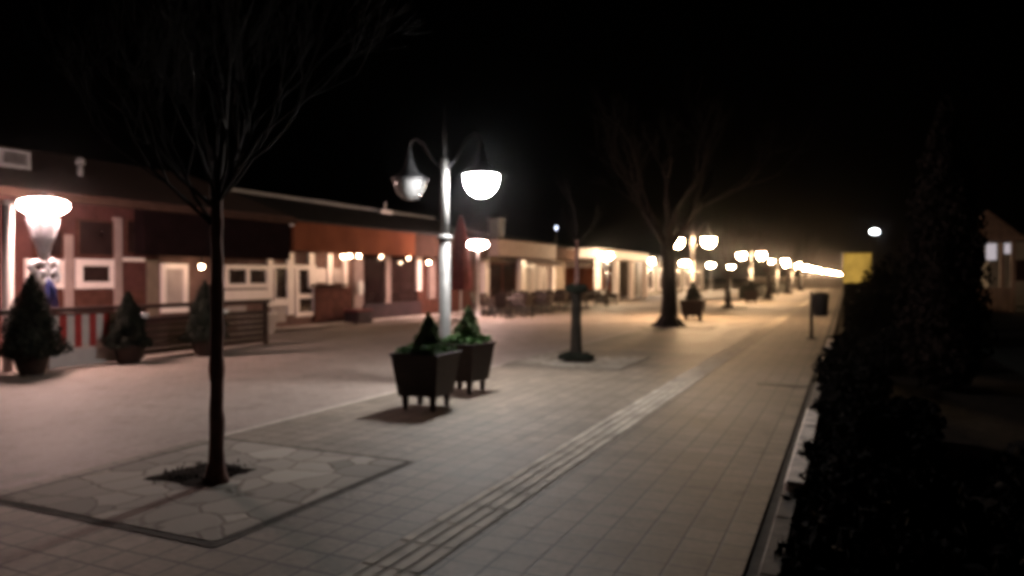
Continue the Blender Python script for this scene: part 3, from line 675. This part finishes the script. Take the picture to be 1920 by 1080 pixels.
# ------------------------------------------------------------------ things on the terraces
# left terrace: dark wooden railing, striped wind panel, cushions
t = thing('terrace_railing', 'dark wooden railing running behind the potted conifers', 'railing', (0, 0, 0))
RX = -12.6
for y in (6.4, 8.2, 10.0, 11.8, 13.4): MB().box(RX - .05, RX + .05, y - .05, y + .05, 0, .98, .01).build('post', 'rail_wood', t)
MB().box(RX - .06, RX + .06, 6.3, 13.5, .982, 1.07, .015).build('top_rail', 'rail_wood', t)
lw = MB()
for i in range(6): lw.box(RX - .025, RX + .025, 9.9, 13.4, .06 + i * .13, .175 + i * .13)
lw.build('boards', 'rail_wood', t)
t = thing('wind_panel', 'red and white striped wind panel beside the leftmost potted conifer', 'panel', (RX + .14, 8.75, 0), 0)
ws = MB(); wr = MB()
for i in range(9):
    (wr if i % 2 else ws).box(-.02, .02, -.62 + i * .138, -.62 + i * .138 + .136, .36, .93)
ws.build('white_stripes', 'stripe_white', t); wr.build('red_stripes', 'stripe_red', t)
MB().box(-.03, .03, -.66, .66, .932, .97).build('frame', 'rail_wood', t)
MB().box(-.04, .04, -.68, .95, .02, .34, .01).build('base_board', 'stripe_white', t)
for (y, s, lb) in ((11.35, .26, 'white cushion on the railing ledge, the left one of two'), (11.85, .30, 'white cushion on the railing ledge, the right one of two'), (9.9, .2, 'white folded cloth on the railing beside the middle potted conifer')):
    o = MB().lathe([(0, -.05), (.7 * s, -.045), (s * .8, 0), (.7 * s, .045), (0, .06)], n=14).build('cushion', 'white_cloth', None, (RX + .16, y, .86))
    o.scale = (.5, 1, 1); tag(o, lb, 'cushion', 'white cloths along the railing')
    MB().box(-.02, .02, 0, 0, 0, 0) 
ld = MB().box(RX + .06, RX + .34, 9.6, 12.3, .78, .81).build('ledge', 'rail_wood', bpy.data.objects['terrace_railing'])
t = thing('awning_post', 'white awning post at the far left edge of the terrace', 'post', (-12.95, 7.72, 0))
MB().lathe([(.10, 0), (.10, .02), (.085, .05), (.085, 2.82)], n=16).build('shaft', 'pvc_white', t); MB().box(-.12, .12, -.12, .12, 2.822, 2.9, .02).build('cap', 'pvc_white', t)
t = thing('litter_tub', 'pale square tub on the ground before the white shopfront', 'tub', (-15.0, 15.6, 0))
MB().frustum(0, 0, 0, .55, .28, .42, .32, .46).build('tub_body', 'panel_pale', t); MB().box(-.34, .34, -.48, .48, .552, .60, .01).build('lid', 'stripe_white', t)

# closed red parasol
t = thing('parasol', 'tall closed dark red parasol behind the nearest lamp pole', 'parasol', (-13.2, 24.2, 0))
MB().lathe([(.3, 0), (.3, .06), (.05, .09), (.03, .12), (.03, 3.9)], n=14).build('pole', 'steel_pale', t)
cl = MB(); n = 24; prof = [(.34, 1.15), (.36, 1.5), (.30, 2.0), (.24, 2.8), (.16, 3.4), (.05, 3.85), (0.0, 3.95)]
vs = []; fs = []
for (r, z) in prof:
    for i in range(n):
        a = 2 * math.pi * i / n; rr = r * (1 + .22 * math.cos(8 * a)); vs.append((math.cos(a) * rr, math.sin(a) * rr, z + (.05 * math.cos(8 * a) if z < 1.2 else 0)))
for q in range(len(prof) - 1):
    for i in range(n): fs.append((q * n + i, q * n + (i + 1) % n, (q + 1) * n + (i + 1) % n, (q + 1) * n + i))
cl.add(vs, fs, True); cl.build('cloth', 'red_cloth', t)

def chair(loc, rz, label):
    t = thing('terrace_chair', label, 'chair', loc, rz, 'dark wicker chairs on the terrace')
    MB().box(-.25, .25, -.24, .26, .42, .48, .015).build('seat', 'wicker', t)
    bk = MB(); bk.add([(-.25, -.24, .482), (.25, -.24, .482), (.25, -.20, .482), (-.25, -.20, .482), (-.24, -.34, .95), (.24, -.34, .95), (.24, -.30, .95), (-.24, -.30, .95)], [(0, 3, 2, 1), (4, 5, 6, 7), (0, 1, 5, 4), (1, 2, 6, 5), (2, 3, 7, 6), (3, 0, 4, 7)])
    bk.build('backrest', 'wicker', t)
    for sx in (-1, 1):
        for sy in (-1, 1): MB().tube([(sx * .22, sy * .21, .42), (sx * .24, sy * .235, 0)], [.022, .016], 6).build('leg', 'dark_metal', t)
        MB().tube([(sx * .25, -.28, .68), (sx * .27, 0, .67), (sx * .26, .22, .65), (sx * .25, .23, .48)], .02, 6).build('armrest', 'wicker', t)
    return t
def table(loc, label):
    t = thing('terrace_table', label, 'table', loc, .2, 'square tables on the terrace')
    MB().box(-.4, .4, -.4, .4, .72, .76, .012).build('tabletop', 'table_top', t)
    MB().lathe([(.24, 0), (.24, .02), (.05, .05), (.035, .1), (.035, .70), (.12, .72)], n=12).build('pedestal', 'dark_metal', t)
    return t
TT = [(-13.9, 28.2, 'terrace table nearest the red parasol'), (-12.7, 31.6, 'second terrace table from the parasol'), (-14.2, 33.4, 'third terrace table, before the awning'),
      (-12.4, 36.6, 'fourth terrace table, near the guarded tree'), (-14.2, 38.6, 'terrace table below the floodlight'),
      (-12.3, 26.6, 'outermost terrace table by the parasol'), (-12.4, 29.2, 'outer terrace table before the beige shop'), (-13.0, 34.9, 'terrace table beside the pale middle pilaster')]
t0 = table((TT[0][0], TT[0][1], 0), 'square dark table, ' + TT[0][2]); c0 = None
for i, (x, y, lb) in enumerate(TT):
    if i: dup(t0, (x, y, 0), .2 + i * .3, 'square dark table, ' + lb)
    for (dx, dy, rz, side) in ((.72, 0, R(90), 'promenade side'), (-.72, 0, R(-90), 'shop side'), (0, -.72, 0, 'near side'), (0, .72, R(180), 'far side')):
        a = rnd.uniform(-.25, .25); l = (x + dx + rnd.uniform(-.1, .1), y + dy + rnd.uniform(-.1, .1), 0)
        lab = f'dark wicker chair, {side} of the {lb}'.replace('the fourth', 'fourth').replace('the third', 'third').replace('the second', 'second')
        if c0 is None: c0 = chair(l, rz + a, lab)
        else: dup(c0, l, rz + a, lab)
t = thing('outdoor_sofa', 'low dark outdoor sofa with a pale cushion below the tinselled lamp', 'sofa', (-12.6, 40.6, 0), R(90) + math.pi)
MB().box(-1.0, 1.0, -.40, .42, .12, .42, .03).build('base', 'wicker', t); MB().box(-1.0, 1.0, -.42, -.22, .422, .88, .04).build('backrest', 'wicker', t)
for sx in (-1, 1): MB().box(sx * .91 - .09, sx * .91 + .09, -.215, .42, .422, .66, .03).build('armrest', 'wicker', t)
for sx in (-1, 1):
    for sy in (-1, 1): MB().box(sx * .92 - .04, sx * .92 + .04, sy * .32 - .04, sy * .32 + .04, 0, .118).build('leg', 'dark_metal', t)
o = MB().box(-.25, .25, -.08, .08, -.18, .18, .06).build('cushion', 'white_cloth', None, (-12.7, 40.4, .63)); o.rotation_euler = (R(10), 0, R(80)); tag(o, 'pale cushion lying on the low dark sofa', 'cushion')

# ------------------------------------------------------------------ right side: bin, garden, sign, kiosk
t = thing('litter_bin', 'dark litter bin hung on a thin post at the right path edge', 'litter bin', (-0.82, 20.5, 0))
MB().lathe([(.14, 0), (.14, .02), (.05, .04)], n=14).build('foot_plate', 'dark_metal', t)
MB().lathe([(.042, .04), (.04, 1.22), (.0, 1.25)], n=12).build('post', 'dark_metal', t)
MB().lathe([(.15, .60), (.17, .63), (.20, 1.10), (.205, 1.12)], .22, 0, 0, 18).build('bucket', 'dark_metal', t)
MB().lathe([(.205, 1.122), (.22, 1.125), (.22, 1.15), (.12, 1.22), (0, 1.23)], .22, 0, 0, 18).build('lid', 'dark_metal', t)

def blob_shrub(name, label, loc, sx, sy, sz, n, size, seed, m='shrub_leaf', grp='dark shrubs along the right kerb'):
    rng = random.Random(seed); t = thing(name, label, 'shrub', loc, 0, grp)
    f = MB(); lumps = [(rng.uniform(-.6, .6) * sx, rng.uniform(-.6, .6) * sy, rng.uniform(.3, .75) * sz, rng.uniform(.35, .6)) for _ in range(9)]
    for i in range(n):
        lx, ly, lz, lr = rng.choice(lumps)
        a = rng.uniform(0, 6.28); cz = rng.uniform(-1, 1); q = math.sqrt(1 - cz * cz); r = lr * (1 - .35 * rng.random() ** 2)
        p = (lx + math.cos(a) * q * r * sx, ly + math.sin(a) * q * r * sy, max(.02, lz + cz * r * sz * .8))
        f.leaf(p, size * rng.uniform(.6, 1.3), rng, .3)
    f.build('foliage', m, t)
    st = MB()
    for i in range(6): st.tube([(rng.uniform(-.1, .1), rng.uniform(-.1, .1), -.02), (rng.uniform(-.4, .4) * sx, rng.uniform(-.4, .4) * sy, sz * .6)], [.015, .006], 5)
    st.build('stems', 'bark_dark', t)
    return t
for i, (x, y, sx, sy, sz, lb) in enumerate(((.30, 3.6, .55, .9, .45, 'low dark shrub at the kerb nearest the camera'), (1.6, 5.0, 1.0, 1.0, .75, 'broad dark shrub at the lower right, behind the kerb plants'), (.28, 5.2, .45, .7, .4, 'low dark shrub at the near end of the raised kerb'),
        (.35, 7.3, .48, 1.0, .5, 'dark shrub leaning over the bare raised kerb'), (.15, 10.6, .5, 1.5, .5, 'dark spreading shrub between two raised kerb pieces'), (.5, 14.2, .6, 1.2, .75, 'dark shrub beside the middle raised kerb piece'),
        (2.6, 8.4, 1.1, 1.2, .9, 'rounded dark shrub in front of the tall cypress, to its right'), (.2, 16.1, .4, .7, .45, 'small dark shrub in the gap before the farthest raised kerb'), (4.6, 10.5, 1.4, 1.3, .9, 'rounded dark shrub at the right edge of the garden'))):
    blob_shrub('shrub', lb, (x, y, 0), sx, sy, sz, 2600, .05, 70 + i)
gc = MB(); rg = random.Random(123)
for i in range(15000):
    y = rg.uniform(.8, 21); edge = -.27 - .07 * math.sin(y * 2.3) - .06 * math.sin(y * 5.9 + 1) - (.06 if rg.random() < .15 else 0)
    if 5.6 < y < 8.9 or 12.9 < y < 15.3: edge += .07
    x = edge + abs(rg.gauss(0, .22)); z = (.05 if x < -.25 else .02) + rg.random() ** 1.5 * (.10 + .08 * math.sin(y * 1.7) ** 2) * min(1, (x - edge) * 6 + .25)
    if 5.6 < y < 8.9 or 12.9 < y < 15.3: z += .10 if x < -.2 else .05
    gc.leaf((x, y, z), .032 * rg.uniform(.6, 1.4), rg, .8)
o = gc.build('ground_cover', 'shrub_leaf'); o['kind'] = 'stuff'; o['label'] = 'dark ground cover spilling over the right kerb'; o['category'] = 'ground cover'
# clipped hedge behind them
def hedge(name, label, x0, x1, y0, y1, h, n, size, seed, m):
    rng = random.Random(seed); t = thing(name, label, 'hedge', ((x0 + x1) / 2, (y0 + y1) / 2, 0)); cx, cy = (x0 + x1) / 2, (y0 + y1) / 2
    f = MB(); f.box(x0 - cx + .08, x1 - cx - .08, y0 - cy + .08, y1 - cy - .08, 0, h - .1)
    for i in range(n):
        u = rng.random()
        x = rng.uniform(x0, x1) - cx; y = rng.uniform(y0, y1) - cy; z = rng.uniform(.02, h)
        bump_ = .06 * math.sin(y * 2.1) + .05 * math.sin(y * 5.3 + x)
        if u < .4: z = h + bump_ - rng.random() * .06
        elif u < .8: x = (x0 - cx) + rng.random() * .1 - bump_
        else: y = y0 - cy + rng.random() * .1
        f.leaf((x, y, z), size * rng.uniform(.6, 1.3), rng)
    f.build('foliage', m, t)
    return t
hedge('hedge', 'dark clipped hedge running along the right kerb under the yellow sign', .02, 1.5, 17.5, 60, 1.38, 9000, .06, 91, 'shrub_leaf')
hedge('hedge', 'low dark hedge on the left of the promenade past the third lamp', -7.2, -6.2, 56, 88, 1.0, 4000, .08, 92, 'conifer_dark')
# tall columnar cypress
t = thing('cypress', 'tall dark columnar cypress in the garden on the right', 'tree', (1.25, 11.9, 0))
MB().tube([(0, 0, -.05), (.01, 0, .5), (0, .02, 3.4)], [.09, .07, .02], 8).build('trunk', 'bark_dark', t)
rng = random.Random(99); f = MB()
f.lathe([(.2, .12), (.34, .6), (.36, 1.8), (.26, 3.0), (.1, 3.7), (0, 4.0)], n=9)
for i in range(9000):
    h = rng.random(); a = rng.uniform(0, 6.28)
    pr = .5 * min(1, (h + .08) / .22) ** .6 * (1 - max(0, h - .45) / .56) ** .75
    r = pr * (1 + .14 * math.sin(4 * a + h * 11) + .1 * math.sin(7 * a - h * 23)) * rng.uniform(.72, 1.08)
    f.leaf((math.cos(a) * r, math.sin(a) * r, .08 + h * 4.05), .045 * rng.uniform(.6, 1.4), rng, 1.5)
f.build('foliage', 'cypress_leaf', t)
# yellow backlit sign over the hedge
t = thing('yellow_sign', 'blank yellow lightbox sign showing above the dark hedge', 'sign', (0.30, 24.6, 0), R(8))
MB().box(-.05, .05, -.05, .05, 0, 1.45, .01).build('post', 'dark_metal', t)
MB().box(-.43, .40, -.06, .06, 1.40, 2.36, .015).build('cabinet', 'dark_metal', t); MB().box(-.40, .37, -.075, -.062, 1.43, 2.33).build('face', 'sign_yellow', t)
blob_shrub('shrub', 'dark bush hiding the lower right corner of the yellow sign', (.90, 22.6, .42), .62, .6, 1.62, 2600, .06, 95)
# garden lamp on a pole
t = thing('garden_lamp', 'lone white lamp on a tall dark pole above the right hedge', 'street lamp', (1.24, 40, 0))
MB().lathe([(.09, 0), (.06, .1), (.05, 3.75)], n=10).build('pole', 'dark_metal', t)
MB().lathe([(.05, 3.70), (.21, 3.745), (.21, 3.752), (0, 3.752)], n=16).build('dish', 'dark_metal', t)
MB().lathe([(.05, 3.756), (.15, 3.775), (.19, 3.84), (.14, 3.91), (0, 3.93)], n=16).build('globe', 'flood_white', t)
# little kiosk with a pointed roof, and a low building beyond it
t = thing('kiosk', 'small wooden kiosk with a pointed roof at the far right', 'kiosk', (5.85, 39.5, 0), .1).scale = (1, 1, 1.13)
t = bpy.data.objects['kiosk']
for sx in (-1, 1):
    for sy in (-1, 1): MB().box(sx * .8 - .08, sx * .8 + .08, sy * .8 - .08, sy * .8 + .08, 0, 2.95, .01).build('post', 'kiosk_wood', t)
MB().box(-.72, .72, -.78, .72, .0, 1.0).build('counter', 'kiosk_wood', t)
MB().add([(-1.15, -1.15, 2.95), (1.15, -1.15, 2.95), (1.15, 1.15, 2.95), (-1.15, 1.15, 2.95), (0, 0, 4.15), (-1.15, -1.15, 2.85), (1.15, -1.15, 2.85), (1.15, 1.15, 2.85), (-1.15, 1.15, 2.85)],
         [(0, 1, 4), (1, 2, 4), (2, 3, 4), (3, 0, 4), (0, 5, 6, 1), (1, 6, 7, 2), (2, 7, 8, 3), (3, 8, 5, 0), (5, 8, 7, 6)]).build('roof', 'kiosk_wood', t)
MB().box(-.25, .15, -.86, -.82, 2.1, 2.75).build('lit_pane', 'window_pale', t); MB().box(.45, .68, -.86, -.82, 2.35, 2.75).build('lit_pane', 'window_pale', t)  # pane glow stands in for white reflections on the glass
b6 = thing('garden_building', 'long low dark building behind the kiosk at the right edge', 'building', (0, 0, 0))
MB().box(7.5, 24, 50, 58, 0, 3.6).build('wall', 'plaster_grey', b6); MB().box(7.1, 24.4, 49.6, 58.4, 3.6, 4.1).build('roof', 'roof_sheet', b6)
for i in range(4): MB().box(8.5 + i * 3, 10 + i * 3, 49.92, 49.998, 1.4, 2.6).build('window', 'glass_dark', b6)
# end of the street
t = thing('boundary_wall', 'low brown-grey wall closing the view at the end of the promenade', 'wall', (0, 0, 0))
MB().box(-14, 2, 118, 118.4, 0, 1.5).build('masonry', 'far_wall', t); MB().box(-14.1, 2.1, 117.9, 118.5, 1.502, 1.6).build('coping', 'kerb_stone', t)

hz = struct('haze', MB().box(-60, 45, -8, 340, -1.0, 14), 'HAZE', 'stuff')  # thin air volume added to give the lamps lens-like bloom
# ------------------------------------------------------------------ night sky and a trace of moonlight
w = bpy.data.worlds.new('World'); scene.world = w; w.use_nodes = True
nt = w.node_tree; bg = nt.nodes['Background']
sky = nt.nodes.new('ShaderNodeTexSky'); sky.sky_type = 'NISHITA'; sky.sun_disc = False
sky.sun_elevation = R(-8); sky.sun_rotation = R(200)
nt.links.new(sky.outputs[0], bg.inputs[0]); bg.inputs[1].default_value = 0.05
sd_ = bpy.data.lights.new('moon', 'SUN'); sd_.energy = 0.004; sd_.angle = R(.5); sd_.color = (1, .95, .88)
so_ = bpy.data.objects.new('moon', sd_); COL.objects.link(so_); so_.rotation_euler = (R(45), 0, R(200))

vs_ = scene.view_settings; vs_.view_transform = 'Standard'; vs_.look = 'None'; vs_.exposure = 0; vs_.gamma = 1
scene.render.engine = 'CYCLES'
scene.cycles.pixel_filter_type = 'BLACKMAN_HARRIS'; scene.cycles.filter_width = 3.4
scene.cycles.max_bounces = 5; scene.cycles.diffuse_bounces = 3; scene.cycles.glossy_bounces = 3
scene.cycles.sample_clamp_indirect = 4
scene.cycles.caustics_reflective = False; scene.cycles.caustics_refractive = False
